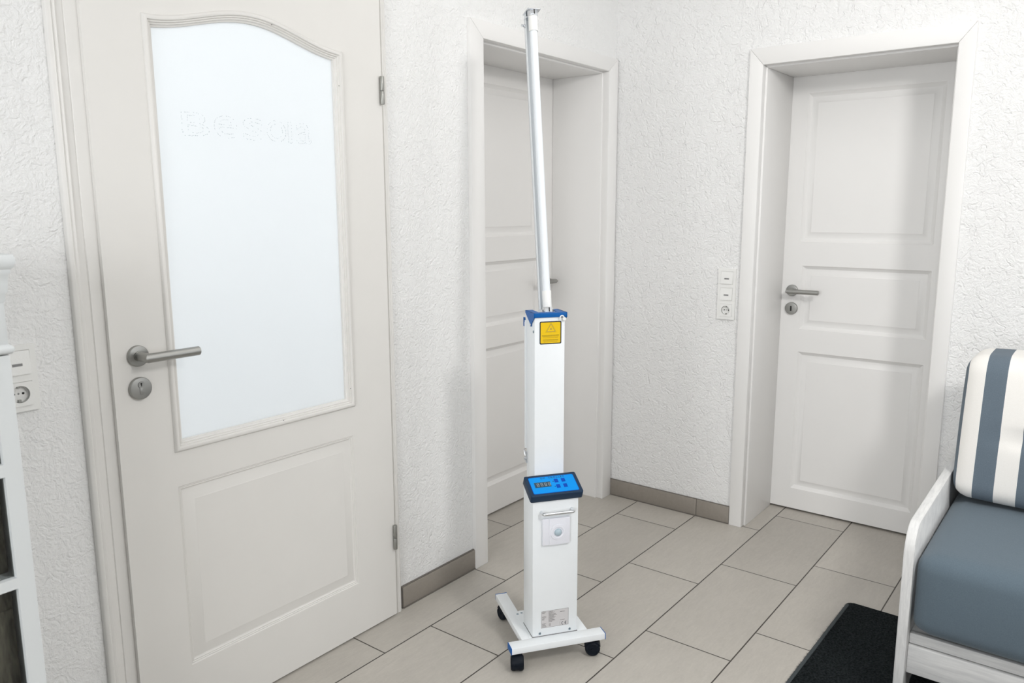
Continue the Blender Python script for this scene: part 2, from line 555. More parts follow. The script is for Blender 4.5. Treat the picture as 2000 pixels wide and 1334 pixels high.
# profiled frame of the glazed door
prof = [(0, 0.002), (0, -0.013), (0.003, -0.017), (0.010, -0.018), (0.013, -0.015), (0.016, -0.0165), (0.020, -0.0165), (0.022, -0.013),
        (0.036, -0.0115), (0.039, -0.0095), (0.041, -0.012), (0.098, -0.012), (0.098, 0.06), (0.09, 0.06), (0.09, 0.002)]
oL, oR, oT = -2.483, -1.468, 2.20
b = MB()
lp = []
for a, z, sa, sz in ((oL, 0.0, 1, 0), (oL, oT, 1, -1), (oR, oT, -1, -1), (oR, 0.0, -1, 0)):
    lp.append([LW(a + sa * p, z + sz * p, d) for p, d in prof])
b.loops(lp, True)
tag(b.build('trim_1', M['frame1'], smooth=50), 'worn cream profiled frame around the glazed door', 'door frame', kind='structure')

# ------------------------------------------------------------------ door leaves
def panel_rings(b, fn, x0, x1, z0, z1, d, steps):
    """raised-and-fielded panel filling a rectangular hole"""
    lp = []
    for ins, dep in steps:
        lp.append([fn(p, q, d + dep) for p, q in rect(x0 + ins, x1 - ins, z0 + ins, z1 - ins)])
    b.loops(lp, True, False, True)

def lever_handle(fn, a, z, d, sgn, parent, length=0.134, out=0.056, r=0.0105, shift=0.0):
    """rosette, neck and lever on a door face at depth d (outwards is -d)"""
    ax = Vector(fn(0, 0, -1))
    P = lambda aa, zz, dd: Vector(fn(aa, zz, dd))
    b = MB()
    b.lathe([(0.0265, 0), (0.0265, 0.006), (0.0258, 0.0084), (0.0245, 0.0095), (0.0240, 0.0096), (0.0, 0.0096)], P(a, z, d), ax, 40, cap1=False)
    h = b.build('door_handle', M['steel'], parent)
    b = MB()
    e0 = P(a, z, d - 0.008)
    ee = P(a, z, d - out)
    tip = P(a + sgn * length, z, d - out - shift)
    dirv = (tip - ee).normalized()
    # mitred elbow
    b.cyl(e0, P(a, z, d - 0.014), r * 1.12, 24)
    pts = [e0, ee, tip]
    segs = 24
    x = Vector((0, 0, 1))
    lpn = []
    for k, (p, dv, cut) in enumerate(((e0, ax, None), (ee, None, 1), (tip - dirv * 0.0015, dirv, None), (tip, dirv, None))):
        ring = []
        rr = r if k < 3 else r - 0.0015
        for i in range(segs):
            an = 2 * math.pi * i / segs
            if cut is None:
                y = dv.cross(x)
                ring.append(p + x * math.cos(an) * rr + y * math.sin(an) * rr)
            else:
                n = (ax + dirv).normalized()        # mitre plane
                y0 = ax.cross(x)
                q = p + x * math.cos(an) * rr + y0 * math.sin(an) * rr
                q = q - ax * ((q - p).dot(n) / ax.dot(n))
                ring.append(q)
        # keep the roll of the rings in step round the corner
        lpn.append(ring)
    # ring at the elbow lies in the mitre plane; the lever rings must follow its order
    y0 = ax.cross(x)
    y1 = dirv.cross(x)
    b.loops(lpn)
    b.build('lever', M['steel'], h)
    return h

def key_plate(fn, a, z, d, parent, kind):
    P = lambda aa, zz, dd: Vector(fn(aa, zz, dd))
    ax = Vector(fn(0, 0, -1))
    b = MB()
    b.lathe([(0.0285, 0), (0.0285, 0.006), (0.0278, 0.0084), (0.0266, 0.0095), (0.0261, 0.0096), (0.0, 0.0096)], P(a, z, d), ax, 40, cap1=False)
    k = b.build('keyhole_plate', M['steel'], parent)
    s = 1 if fn is LW else -1
    if kind == 'cylinder':
        b = MB()
        b.prism([(a + 0.0085 * math.cos(q), z + 0.0095 + 0.0085 * math.sin(q)) for q in [math.radians(x) for x in range(-60, 241, 12)]] +
                [(a - 0.0048, z - 0.012), (a - 0.003, z - 0.0155), (a + 0.003, z - 0.0155), (a + 0.0048, z - 0.012)], fn, d - 0.0101, d - 0.006)
        b.build('lock_surround', M['grey_plastic'], k)
        b = MB()
        b.cyl(P(a, z + 0.0095, d - 0.008), P(a, z + 0.0095, d - 0.0115), 0.0078, 24)
        b.prism(rect(a - 0.0042, a + 0.0042, z - 0.0148, z + 0.004), fn, d - 0.0108, d - 0.007, 0.0005)
        b.build('lock_cylinder', M['steel'], k)
        b = MB()
        b.box(P(a - 0.0011, z + 0.006, d - 0.0121), P(a + 0.0011, z + 0.0142, d - 0.0113))
        b.box(P(a - 0.0024, z + 0.0112, d - 0.0121), P(a + 0.0018, z + 0.0138, d - 0.0113))
        b.build('keyway', M['dark'], k)
    else:
        b = MB()
        b.prism([(a + 0.0035 * math.cos(q), z + 0.0085 + 0.0035 * math.sin(q)) for q in [math.radians(x) for x in range(0, 181, 15)]] +
                [(a + 0.0035 * math.cos(q), z - 0.0085 + 0.0035 * math.sin(q)) for q in [math.radians(x) for x in range(180, 361, 15)]], fn, d - 0.0103, d - 0.007)
        b.build('keyhole', M['dark'], k)
    return k

# --- door 1: glazed leaf with a wave-topped light
LX0, LX1, LZ0, LZ1 = -2.414, -1.501, 0.007, 2.135
GX0, GX1, GZ0 = -2.272, -1.661, 0.799
GXC, GXH = (GX0 + GX1) / 2, (GX1 - GX0) / 2
def light_outline(ins):
    out = [(GX0 + ins, GZ0 + ins), (GX1 - ins, GZ0 + ins)]
    n = 36
    for k in range(n + 1):
        x = GX1 - ins - (2 * GXH - 2 * ins) * k / n
        tt = max(-1, min(1, (x - GXC) / GXH))
        out.append((x, 1.889 + 0.0275 * (1 + math.cos(math.pi * tt)) - ins))
    return out
PX0, PX1, PZ0, PZ1 = -2.271, -1.669, 0.189, 0.703
d1 = empty('door_1', 'cream door with wave-topped frosted glass panel', 'door', kind='structure')
b = MB()
b.plate(rect(LX0, LX1, LZ0, LZ1), [light_outline(0.008), rect(PX0, PX1, PZ0, PZ1)], LW, -0.025, 0.014)
panel_rings(b, LW, PX0, PX1, PZ0, PZ1, -0.025, [(0, 0), (0.002, 0.004), (0.0045, 0.003), (0.0065, 0.0055), (0.009, 0.0045), (0.011, 0.008), (0.014, 0.009), (0.044, 0.002), (0.0455, 0.0012)])
b.build('door_leaf', M['door1'], d1, smooth=20)
b = MB()
lp = [[LW(p, q, -0.025 + dep) for p, q in light_outline(i)] for i, dep in
      ((-0.001, 0.003), (-0.001, -0.003), (0.002, -0.0075), (0.006, -0.009), (0.0105, -0.0075), (0.0125, -0.002), (0.0155, -0.003), (0.0175, 0.002), (0.0205, 0.001), (0.0225, 0.006), (0.026, 0.0075), (0.027, 0.02), (0.008, 0.021))]
b.loops(lp, True, False, False)
b.build('glazing_bead', M['door1'], d1, smooth=40)
# small nail heads in the bead
b = MB()
for px, pz in ((-1.677, 1.79), (-1.677, 0.86), (-1.935, 0.812), (-1.905, 1.925)):
    b.lathe([(0.0016, 0), (0.0012, 0.0006)], LW(px, pz, -0.0292), (0, -1, 0), 8)
b.build('nail_head', M['grey_ink'], d1)
b = MB()
b.plate(light_outline(0.010), [], LW, -0.010, -0.005)
pane = b.build('glass_pane', M['frost'], d1, smooth=0)
pane['label'] = 'frosted bluish white glass'
# faint outline of removed adhesive letters on the pane
def outline_dashes(b, ch, x0, x1, z0, z1, y, r2):
    cu = bpy.data.curves.new('tmp', 'FONT')
    cu.body = ch
    cu.size = 1.0
    cu.fill_mode = 'NONE'
    cu.resolution_u = 5
    o = bpy.data.objects.new('tmp', cu)
    me = bpy.data.meshes.new_from_object(o)
    xs = [v.co.x for v in me.vertices]
    zs = [v.co.y for v in me.vertices]
    fx = lambda v: Vector((x0 + (v.x - min(xs)) / (max(xs) - min(xs)) * (x1 - x0), y, z0 + (v.y - min(zs)) / (max(zs) - min(zs)) * (z1 - z0)))
    for e in me.edges:
        a, c = (fx(me.vertices[k].co) for k in e.vertices)
        n = max(1, round((c - a).length / 0.0045))
        for k in range(n):
            if r2.random() < 0.35:
                continue
            p, q = a.lerp(c, k / n), a.lerp(c, (k + r2.uniform(0.35, 0.75)) / n)
            dv = q - p
            if dv.length < 1e-6:
                continue
            nn = Vector((-dv.z, 0, dv.x)).normalized() * r2.uniform(0.0003, 0.0009)
            jt = Vector((r2.uniform(-1, 1), 0, r2.uniform(-1, 1))) * 0.0010
            b.loops([[w_ + jt + Vector((0, dd, 0)) for w_ in (p - nn, q - nn, q + nn, p + nn)] for dd in (0.0, -0.0003)])
    bpy.data.objects.remove(o)
    bpy.data.curves.remove(cu)
    bpy.data.meshes.remove(me)
b = MB()
rl = random.Random(3)
for ch, x0, x1 in (('B', -2.178, -2.103), ('e', -2.088, -2.020), ('s', -2.001, -1.935), ('o', -1.925, -1.862), ('l', -1.854, -1.842), ('a', -1.826, -1.774)):
    outline_dashes(b, ch, x0, x1, 1.614, 1.672, -0.010, rl)
M['residue'] = paint('grey_glue_residue', (0.56, 0.60, 0.62, 1), 0.6)
b.build('lettering', M['residue'], pane, smooth=0)
lever_handle(LW, -2.350, 1.068, -0.025, 1, d1, r=0.0117)
key_plate(LW, -2.351, 0.986, -0.025, d1, 'cylinder')
for z0, z1 in ((1.752, 1.838), (0.254, 0.342)):
    zm = (z0 + z1) / 2 - 0.002
    b = MB()
    b.cyl((-1.5065, -0.0335, z0), (-1.5065, -0.0335, zm - 0.0006), 0.0068, 20, 0.001)
    b.cyl((-1.5065, -0.0335, zm + 0.0006), (-1.5065, -0.0335, z1), 0.0068, 20, 0.001)
    b.cyl((-1.5065, -0.0335, zm - 0.002), (-1.5065, -0.0335, zm + 0.002), 0.004, 12)
    b.build('hinge', M['steel_dark'], d1)

# --- doors 2 and 3: three-panel leaves set back in deep linings
OGEE = [(0, 0), (0.003, 0.0035), (0.009, 0.0075), (0.015, 0.0125), (0.019, 0.0130), (0.042, 0.0045), (0.0435, 0.0030)]
def panelled_leaf(fn, a0, a1, z1, d, panels, mat, parent):
    b = MB()
    b.plate(rect(a0, a1, 0.010, z1), [rect(*p) for p in panels], fn, d, d + 0.040)
    for p in panels:
        panel_rings(b, fn, *p, d, OGEE)
    return b.build('door_leaf', mat, parent, smooth=30)

d2 = empty('door_2', 'white panelled door deep in the recess behind the lamp trolley', 'door', kind='structure')
panelled_leaf(LW, -0.985, -0.086, 2.040, 0.292, [(-0.86, -0.225, 1.30, 1.955), (-0.86, -0.205, 0.90, 1.190), (-0.86, -0.205, 0.145, 0.80)], M['door2'], d2)
lever_handle(LW, -0.150, 1.075, 0.292, -1, d2)
key_plate(LW, -0.150, 0.985, 0.292, d2, 'warded')
d3 = empty('door_3', 'white panelled door in the right wall beside the sofa', 'door', kind='structure')
panelled_leaf(RW, -1.412, -0.690, 2.010, 0.337, [(-1.318, -0.776, 1.272, 1.920), (-1.320, -0.791, 0.874, 1.165), (-1.320, -0.795, 0.109, 0.768)], M['door3'], d3)
lever_handle(RW, -0.753, 1.050, 0.337, -1, d3)
key_plate(RW, -0.754, 0.967, 0.337, d3, 'warded')

# ------------------------------------------------------------------ switches and sockets
def wiring_unit(name, label, fn, a, zc, units):
    """one flush frame with stacked rockers ('r') and a socket ('s'), from the top"""
    n = len(units)
    H = 0.0805 + 0.0715 * (n - 1)
    root = empty(name, label, 'switch', fn(a, zc, 0))
    base = Vector(fn(a, zc, 0))
    P = lambda aa, zz, dd: Vector(fn(a + aa, zc + zz, dd)) - base
    f2 = lambda aa, zz, dd: P(aa, zz, dd)
    b = MB()
    zs = [(n - 1) * 0.0715 / 2 - 0.0715 * k for k in range(n)]
    b.plate(rrect(-0.0402, 0.0402, -H / 2, H / 2, 0.002, 2), [rrect(-0.0277, 0.0277, z - 0.0277, z + 0.0277, 0.001, 1) for z in zs], f2, -0.0095, 0.0)
    b.build('cover_frame', M['plastic'], root)
    for z, uu in zip(zs, units):
        if uu == 'r':
            b = MB()
            t2 = bmesh.new()
            pts = [(-0.027, -0.027), (0.027, -0.027), (0.027, 0.027), (-0.027, 0.027)]
            lo = [P(p, z + q, -0.002) for p, q in pts]
            hi = [P(p, z + q, -0.0135 if q < 0 else -0.0098) for p, q in pts]
            b.loops([lo, hi])
            rk = b.build('rocker', M['plastic'], root)
            b = MB()
            b.prism([(-0.0105, z - 0.0075), (0.0105, z - 0.0075), (0.0105, z - 0.0015), (-0.0105, z - 0.0015)], lambda p, q, d: P(p, q, d), -0.0124, -0.0115)
            b.build('indicator_window', M['grey_plastic'], rk)
        else:
            b = MB()
            n2 = 40
            circ = [(0.0195 * math.cos(2 * math.pi * k / n2), z + 0.0195 * math.sin(2 * math.pi * k / n2)) for k in range(n2)]
            b.plate(rrect(-0.0272, 0.0272, z - 0.0272, z + 0.0272, 0.002, 2), [circ], f2, -0.0125, -0.004)
            b.loops([[P(p, q, -0.0125) for p, q in circ], [P(p, z + (q - z), -0.0005) for p, q in circ]], True, False, True)
            so = b.build('socket', M['plastic'], root)
            for px in (-0.0095, 0.0095):
                b = MB()
                b.lathe([(0.0027, 0), (0.0027, 0.0004)], P(px, z, -0.0006), Vector(fn(0, 0, -1)), 12)
                b.build('contact_hole', M['dark'], so)
            b = MB()
            b.lathe([(0.0022, 0), (0.0016, 0.0008)], P(0, z, -0.0006), Vector(fn(0, 0, -1)), 12)
            b.build('screw', M['grey_plastic'], so)
            for s in (-1, 1):
                b = MB()
                b.box(*[P(0, 0, 0)] * 2) if False else None
                q0, q1 = sorted((z + s * 0.0135, z + s * 0.0192))
                b.prism([(-0.003, q0), (0.003, q0), (0.003, q1), (-0.003, q1)], lambda p, q, d: P(p, q, d), -0.006, -0.0006)
                b.build('earth_clip', M['steel_dark'], so)
    return root

wiring_unit('switch_and_socket', 'white single rocker switch above a socket, between cabinet and cream door frame', LW, -2.6135, 1.0535, 'rs')
wiring_unit('switch_and_socket', 'tall white strip of two rocker switches over a socket, next to the sofa-side door', RW, -0.580, 1.052, 'rrs')

# ------------------------------------------------------------------ UV lamp trolley
TA = math.radians(-35.5)
TO = (-1.528 + 0.157 * math.cos(TA), -0.563 + 0.157 * math.sin(TA), 0)
TR = empty('uv_lamp_trolley', 'tall white and blue ultraviolet lamp trolley on black casters', 'lamp trolley', TO, TA)
ID = lambda p, q, d: (p, d, q)

b = MB()
b.box((-0.1565, 0.0, 0.0575), (0.1565, 0.042, 0.0785), 0.0015)
for s in (-1, 1):
    u0_, u1_ = sorted((s * 0.0705, s * 0.1115))
    b.box((u0_, 0.0415, 0.0575), (u1_, 0.352, 0.0783), 0.0015)
b.prism([(-0.085, 0.042), (0.085, 0.042), (0.085, 0.205), (0.066, 0.216), (-0.066, 0.216), (-0.085, 0.205)], lambda p, q, d: (p, q, d), 0.0765, 0.0795)
base = b.build('base_frame', M['powder'], TR)
for x0, x1, y0, y1 in ((-0.1585, -0.1562, 0.0, 0.042), (0.1562, 0.1585, 0.0, 0.042), (-0.1115, -0.0705, 0.3518, 0.354), (0.0705, 0.1115, 0.3518, 0.354)):
    b = MB()
    b.box((x0, y0 - 0.0003, 0.0572), (x1, y1 + 0.0003, 0.0788), 0.0006)
    o = b.build('end_cap', M['blue'], base)
    o['label'] = 'blue end cap'
for px, py in ((-0.078, 0.196), (-0.063, 0.20), (0.078, 0.196)):
    b = MB()
    b.lathe([(0.0042, 0), (0.0038, 0.0014), (0.002, 0.0022), (0, 0.0024)], (px, py, 0.0793), (0, 0, 1), 14, cap1=False)
    b.build('screw', M['bolt'], base)

def caster(u, w, ang):
    ca, sa = math.cos(ang), math.sin(ang)
    tr = lambda x, y, z: (u + ca * x - sa * y, w + sa * x + ca * y, z)
    Mx = Matrix.Translation((u, w, 0)) @ Matrix.Rotation(ang, 4, 'Z')
    b = MB()
    # hood between and over the two wheels
    b.prism([(0.0236 * math.cos(math.radians(a)) - 0.012, 0.0247 + 0.0236 * math.sin(math.radians(a))) for a in range(0, 360, 15)], lambda p, q, d: tr(p, d, q), -0.0062, 0.0062)
    hood = [(0.0275 * math.cos(math.radians(a)) - 0.012, 0.0245 + 0.0275 * math.sin(math.radians(a))) for a in range(20, 166, 12)]
    hin = [(0.0252 * math.cos(math.radians(a)) - 0.012, 0.0245 + 0.0252 * math.sin(math.radians(a))) for a in range(165, 19, -12)]
    b.prism(hood + hin, lambda p, q, d: tr(p, d, q), -0.0165, 0.0165, 0.001)
    b.cyl(tr(0, 0, 0.040), tr(0, 0, 0.0578), 0.0085, 18)
    c = b.build('caster', M['rubber'], TR)
    for s in (-1, 1):
        b = MB()
        ax = Vector(tr(0, s, 0)) - Vector(tr(0, 0, 0))
        b.lathe([(0.0, 0), (0.0240, 0), (0.0245, 0.002), (0.0245, 0.006), (0.0238, 0.0095), (0.0222, 0.0125), (0.0198, 0.0145), (0.0175, 0.0145), (0.016, 0.0125), (0.005, 0.0125), (0.004, 0.015), (0, 0.015)], Vector(tr(-0.012, s * 0.0058, 0.0245)), ax, 36, False, False)
        b.build('wheel', M['rubber'], c)
caster(-0.134, 0.020, math.radians(75))
caster(0.134, 0.020, math.radians(-20))
caster(-0.090, 0.330, math.radians(105))
caster(0.090, 0.330, math.radians(60))

b = MB()
b.prism([(0.042, 0.0795), (0.137, 0.0795), (0.137, 0.560), (0.118, 0.574), (0.042, 0.541)], lambda p, q, d: (d, p, q), -0.0758, 0.0758, 0.003)
lower = b.build('lower_housing', M['powder'], TR)
b = MB()
b.box((-0.0764, 0.0414, 0.0790), (0.0764, 0.1376, 0.0802))
b.build('gasket', M['grey_ink'], lower)
for px in (-0.051, 0.050):
    b = MB()
    b.lathe([(0.0042, 0), (0.0038, 0.0014), (0.002, 0.0022), (0, 0.0024)], (px, 0.0422, 0.0895), (0, -1, 0), 14, cap1=False)
    b.build('screw', M['bolt'], lower)

b = MB()
b.box((-0.0487, 0.108, 0.0795), (0.0503, 0.1885, 1.102), 0.003)
column = b.build('column', M['powder'], TR)
for px, py, ax in ((-0.0487, 0.118, -1), (0.0503, 0.118, 1)):
    b = MB()
    b.lathe([(0.0045, 0), (0.004, 0.0016), (0.002, 0.0024), (0, 0.0026)], (px, py, 1.052), (ax, 0, 0), 14, cap1=False)
    b.build('screw', M['bolt'], column)
# over-centre catch low on the side, flange along the rear edge
b = MB()
b.box((-0.0525, 0.180, 0.612), (-0.0487, 0.196, 0.650), 0.001)
b.cyl((-0.0487, 0.188, 0.626), (-0.0575, 0.188, 0.626), 0.0055, 16, 0.001)
b.tube([(-0.0505, 0.190, 0.630), (-0.054, 0.197, 0.642), (-0.054, 0.199, 0.654), (-0.0505, 0.192, 0.658)], 0.0018, 8)
b.build('catch', M['chrome'], column)
b = MB()
b.box((-0.0527, 0.1888, 0.66), (0.0543, 0.2005, 1.078), 0.001)
b.build('rear_cover', M['powder'], column)
b = MB()
b.box((-0.0535, 0.196, 1.0715), (-0.0495, 0.2085, 1.0865), 0.001)
b.box((-0.0535, 0.2015, 1.058), (-0.0515, 0.2085, 1.0865), 0.0008)
o = b.build('cover_latch', M['blue'], column)
o['label'] = 'small blue latch'

# control panel: sloping slab
pa = math.atan2(0.5935 - 0.5555, 0.108 - 0.026)
pdir = Vector((0, math.cos(pa), math.sin(pa)))
pnor = Vector((0, -math.sin(pa), math.cos(pa)))
pL = 0.0905
pf = Vector((0.001, 0.0255, 0.5555))                          # middle of the upper front edge
PP = lambda p, q, d: pf + Vector((p, 0, 0)) + pdir * q + pnor * d
b = MB()
b.prism(rrect(-0.086, 0.086, 0, pL, 0.006, 4), PP, -0.0255, 0.0, 0.0018)
panel = b.build('control_panel', M['navy'], TR)
b = MB()
b.prism(rrect(-0.0755, 0.0755, 0.009, 0.0815, 0.005, 4), PP, -0.001, 0.0004)
b.build('foil_border', M['foil_edge'], panel)
b = MB()
b.prism(rrect(-0.0738, 0.0738, 0.0108, 0.0797, 0.0045, 4), PP, -0.001, 0.0007)
b.build('display_foil', M['screen_blue'], panel)
b = MB()
b.prism(rect(-0.062, -0.009, 0.036, 0.0575), PP, 0.0, 0.0010)
b.build('display_window', M['display'], panel)
b = MB()
for k in range(4):
    x, z0 = -0.0545 + 0.0125 * k, 0.0405
    w_, h_, th = 0.0072, 0.0130, 0.0015
    for sx0, sx1, q0, q1 in ((0, w_, 0, th), (0, w_, h_ / 2 - th / 2, h_ / 2 + th / 2), (0, w_, h_ - th, h_), (0, th, 0, h_), (w_ - th, w_, 0, h_)):
        b.prism(rect(x + sx0, x + sx1, z0 + q0, z0 + q1), PP, 0.0008, 0.00115)
b.build('digit_segments', M['segment'], panel, smooth=0)
for x in (0.0125, 0.0360):
    for z in (0.0345, 0.0585):
        b = MB()
        b.prism(rrect(x - 0.0062, x + 0.0062, z - 0.0075, z + 0.0075, 0.001, 2), PP, 0.0, 0.0011)
        k = b.build('button', M['key_blue'], panel)
        b = MB()
        b.prism(rect(x - 0.0022, x + 0.0022, z - 0.0022, z + 0.0022), PP, 0.0008, 0.0013)
        b.build('button_mark', M['foil_edge'], k)
for z in (0.0345, 0.0565):
    b = MB()
    b.lathe([(0.0017, 0), (0.0014, 0.001)], PP(0.002, z, 0.0005), pnor, 12)
    b.build('indicator_light', M['display'], panel)
b = MB()
b.text('UV  TROLLEY', 0.0108, lambda x, y, z: PP(0.004 + x, 0.0738 + y, 0.0009 + z), 0.0003, space=1.28)
b.build('lettering', M['ink'], panel, smooth=0)

# carrying handle
b = MB()
hp = [(-0.050, 0.0425, 0.497), (-0.050, 0.026, 0.497)] + [(-0.050 + 0.008 * (1 - math.cos(a)), 0.026 - 0.008 * math.sin(a), 0.497) for a in (0.4, 0.8, 1.2, math.pi / 2)]
hp += [(-x, y, z) for x, y, z in reversed(hp)]
b.tube([(x + 0.002, y, z) for x, y, z in hp], 0.0052, 14)
b.build('carrying_handle', M['satin_chrome'], TR)

# motion sensor
b = MB()
b.box((-0.0458, 0.0335, 0.3875), (0.0448, 0.0425, 0.4755), 0.003, 3)
b.box((-0.0245, 0.0315, 0.3885), (0.0440, 0.0350, 0.4745), 0.0015)
sen = b.build('motion_sensor', M['sensor'], TR)
b = MB()
b.lathe([(0.0255, 0), (0.0245, 0.0022), (0.018, 0.0028), (0.0155, 0.001), (0, 0.001)], (0.004, 0.0316, 0.4295), (0, -1, 0), 40, cap1=False)
b.build('sensor_ring', M['sensor'], sen)
b = MB()
b.lathe([(0.0122 * math.cos(a), 0.009 * math.sin(a)) for a in [k * math.pi / 2 / 8 for k in range(9)]], (0.004, 0.0308, 0.4295), (0, -1, 0), 28, cap1=False)
o = b.build('sensor_lens', M['dome'], sen)
o['label'] = 'milky grey domed lens'

# rating plate
b = MB()
yy = 0.0418
b.box((-0.0463, yy - 0.0002, 0.1068), (0.0455, yy + 0.001, 0.1638))
rp = b.build('rating_plate', M['label'], TR, smooth=0)
b = MB()
r3 = random.Random(5)
Q = lambda p, q, d: (p, d, q)
def bar(x0, x1, z0, z1):
    b.box((x0, yy - 0.0005, z0), (x1, yy - 0.0001, z1))
for x0, x1, z0, z1 in ((-0.0463, 0.0455, 0.1068, 0.1073), (-0.0463, 0.0455, 0.1633, 0.1638), (-0.0463, -0.0458, 0.1068, 0.1638), (0.0450, 0.0455, 0.1068, 0.1638), (0.016, 0.0163, 0.1068, 0.1215)):
    bar(x0, x1, z0, z1)
def scrawl(x, z, L):
    while L > 0:
        w_ = min(L, r3.uniform(0.0012, 0.0042))
        bar(x, x + w_ * 0.82, z - 0.0006, z + 0.0006)
        x += w_
        L -= w_
for z, L in ((0.1605, 0.013), (0.1572, 0.009), (0.145, 0.013), (0.1415, 0.013), (0.138, 0.008), (0.1345, 0.007), (0.121, 0.013), (0.1175, 0.010), (0.114, 0.013), (0.1105, 0.014)):
    scrawl(-0.0435, z, L)
for k in range(12):
    scrawl(-0.0215, 0.1600 - 0.0031 * k, (0.015, 0.020, 0.012, 0.024, 0.028, 0.018, 0.024, 0.020, 0.016, 0.020, 0.022, 0.012)[k])
for z in (0.1545, 0.1265):
    scrawl(0.017, z, 0.016)
for z in (0.1185, 0.115, 0.1115):
    scrawl(-0.0205, z, 0.006)
b.build('print', M['grey_ink'], rp, smooth=0)
b = MB()
def arc_band(cx, cz, ro, ri, a0, a1, n=14):
    pts = [(cx + ro * math.cos(math.radians(a0 + (a1 - a0) * k / n)), cz + ro * math.sin(math.radians(a0 + (a1 - a0) * k / n))) for k in range(n + 1)]
    pts += [(cx + ri * math.cos(math.radians(a1 + (a0 - a1) * k / n)), cz + ri * math.sin(math.radians(a1 + (a0 - a1) * k / n))) for k in range(n + 1)]
    b.prism(pts, Q, yy - 0.0006, yy - 0.0001)
arc_band(0.0275, 0.1143, 0.0058, 0.0043, 95, 265)
arc_band(0.0385, 0.1143, 0.0058, 0.0043, 95, 265)
bar(0.0335, 0.0378, 0.1136, 0.1150)
b.build('conformity_mark', M['ink'], rp, smooth=0)

# warning label
yw = 0.1078
b = MB()
b.prism(rrect(-0.0327, 0.0383, 1.0130, 1.0840, 0.004, 4), Q, yw - 0.0002, yw + 0.001)
wl = b.build('warning_label', M['ink'], TR, smooth=0)
b = MB()
b.prism(rrect(-0.0295, 0.0351, 1.0162, 1.0808, 0.0026, 4), Q, yw - 0.0004, yw + 0.0005)
o = b.build('yellow_field', M['yellow'], wl, smooth=0)
cx, cz = 0.0040, 1.0600
def tri(r):
    return [(cx + r * math.cos(math.radians(a)), cz + r * math.sin(math.radians(a))) for a in (90, 210, 330)]
b = MB()
b.plate(tri(0.0165), [tri(0.0150)], Q, yw - 0.0008, yw - 0.0003)
b.prism([(cx + 0.0028 * math.cos(k * math.pi / 5) * (1 if k % 2 else 0.5), cz + 0.0028 * math.sin(k * math.pi / 5) * (1 if k % 2 else 0.5)) for k in range(10)], Q, yw - 0.0008, yw - 0.0003)
b.build('hazard_triangle', M['grey_ink'], wl, smooth=0)
b = MB()
b.plate(tri(0.0205), [tri(0.0199)], Q, yw - 0.0008, yw - 0.0003)
def scr2(x, z, L, h):
    while L > 0:
        w_ = min(L, r3.uniform(0.0012, 0.0040))
        b.box((x, yw - 0.0008, z - h), (x + w_ * 0.85, yw - 0.0003, z + h))
        x += w_
        L -= w_
for z, L, h in ((1.0405, 0.056, 0.0008), (1.0370, 0.054, 0.0004), (1.0336, 0.048, 0.0004), (1.0270, 0.050, 0.0007), (1.0236, 0.052, 0.0004), (1.0202, 0.044, 0.0004)):
    scr2(0.0028 - L / 2, z, L, h)
b.build('print', M['brown_ink'], wl, smooth=0)

# blue top cap: frame with a slot for the lamp, side lugs
b = MB()
b.plate([(-0.0520, 0.1045), (0.0560, 0.1045), (0.0560, 0.1905), (0.0330, 0.1905), (0.0330, 0.1290), (-0.0290, 0.1290), (-0.0290, 0.1905), (-0.0520, 0.1905)], [], lambda p, q, d: (p, q, d), 1.1075, 1.1105)
b.box((-0.0520, 0.1040, 1.0965), (0.0560, 0.1062, 1.1105), 0.0006)
for s, x0, x1 in ((-1, -0.0525, -0.0498), (1, 0.0533, 0.0560)):
    b.prism([(0.1040, 1.1105), (0.1905, 1.1105), (0.1905, 1.1035), (0.1450, 1.0760), (0.1420, 1.0670), (0.1350, 1.0665), (0.1310, 1.0760), (0.1040, 1.0965)], lambda p, q, d: (d, p, q), x0, x1)
cap = b.build('top_cap', M['blue'], TR)
cap['label'] = 'blue slotted cap'
for x, ax in ((-0.0523, -1), (0.0558, 1)):
    b = MB()
    b.lathe([(0.0038, 0), (0.0032, 0.0016), (0, 0.0022)], (x, 0.1385, 1.0715), (ax, 0, 0), 14, cap1=False)
    b.build('pivot_screw', M['chrome'], cap)
# white wire loop on the front right
b = MB()
b.cyl((0.0455, 0.1078, 1.0905), (0.0455, 0.099, 1.0905), 0.0058, 18, 0.0015)
b.tube([(0.0375 + 0.0065 * math.cos(a), 0.1005, 1.0935 + 0.0075 * math.sin(a)) for a in [math.radians(k) for k in range(-10, 211, 20)]], 0.0021, 8)
b.build('key_hook', M['plastic'], TR)

# hinged lamp arm, leaning back
LT = math.radians(9.6)
PIV = Vector((0.008, 0.150, 1.103))
ldir = Vector((0, math.sin(LT), math.cos(LT)))
lnor = Vector((0, -math.cos(LT), math.sin(LT)))            # towards the front
LL = 0.944
LP = lambda x, f, h: PIV + Vector((x, 0, 0)) + lnor * f + ldir * h
def lbox(b, lo, hi, bev=0.0006, mi=0):
    t2 = bmesh.new()
    bmesh.ops.create_cube(t2, size=1)
    for v in t2.verts:
        v.co = LP(*[(lo[i] + hi[i]) / 2 + v.co[i] * (hi[i] - lo[i]) for i in range(3)])
    if bev:
        bmesh.ops.bevel(t2, geom=list(t2.edges), offset=bev, segments=1, affect='EDGES')
    b.merge(t2, mi)
b = MB()
lbox(b, (-0.0165, -0.036, -0.002), (0.0165, -0.033, LL))
lbox(b, (-0.0165, -0.036, -0.002), (-0.0150, -0.020, LL))
lbox(b, (0.0150, -0.036, -0.002), (0.0165, -0.020, LL))
arm = b.build('lamp_arm', M['powder'], TR)
b = MB()
b.cyl(LP(0, 0, 0.030), LP(0, 0, LL - 0.022), 0.0118, 24)
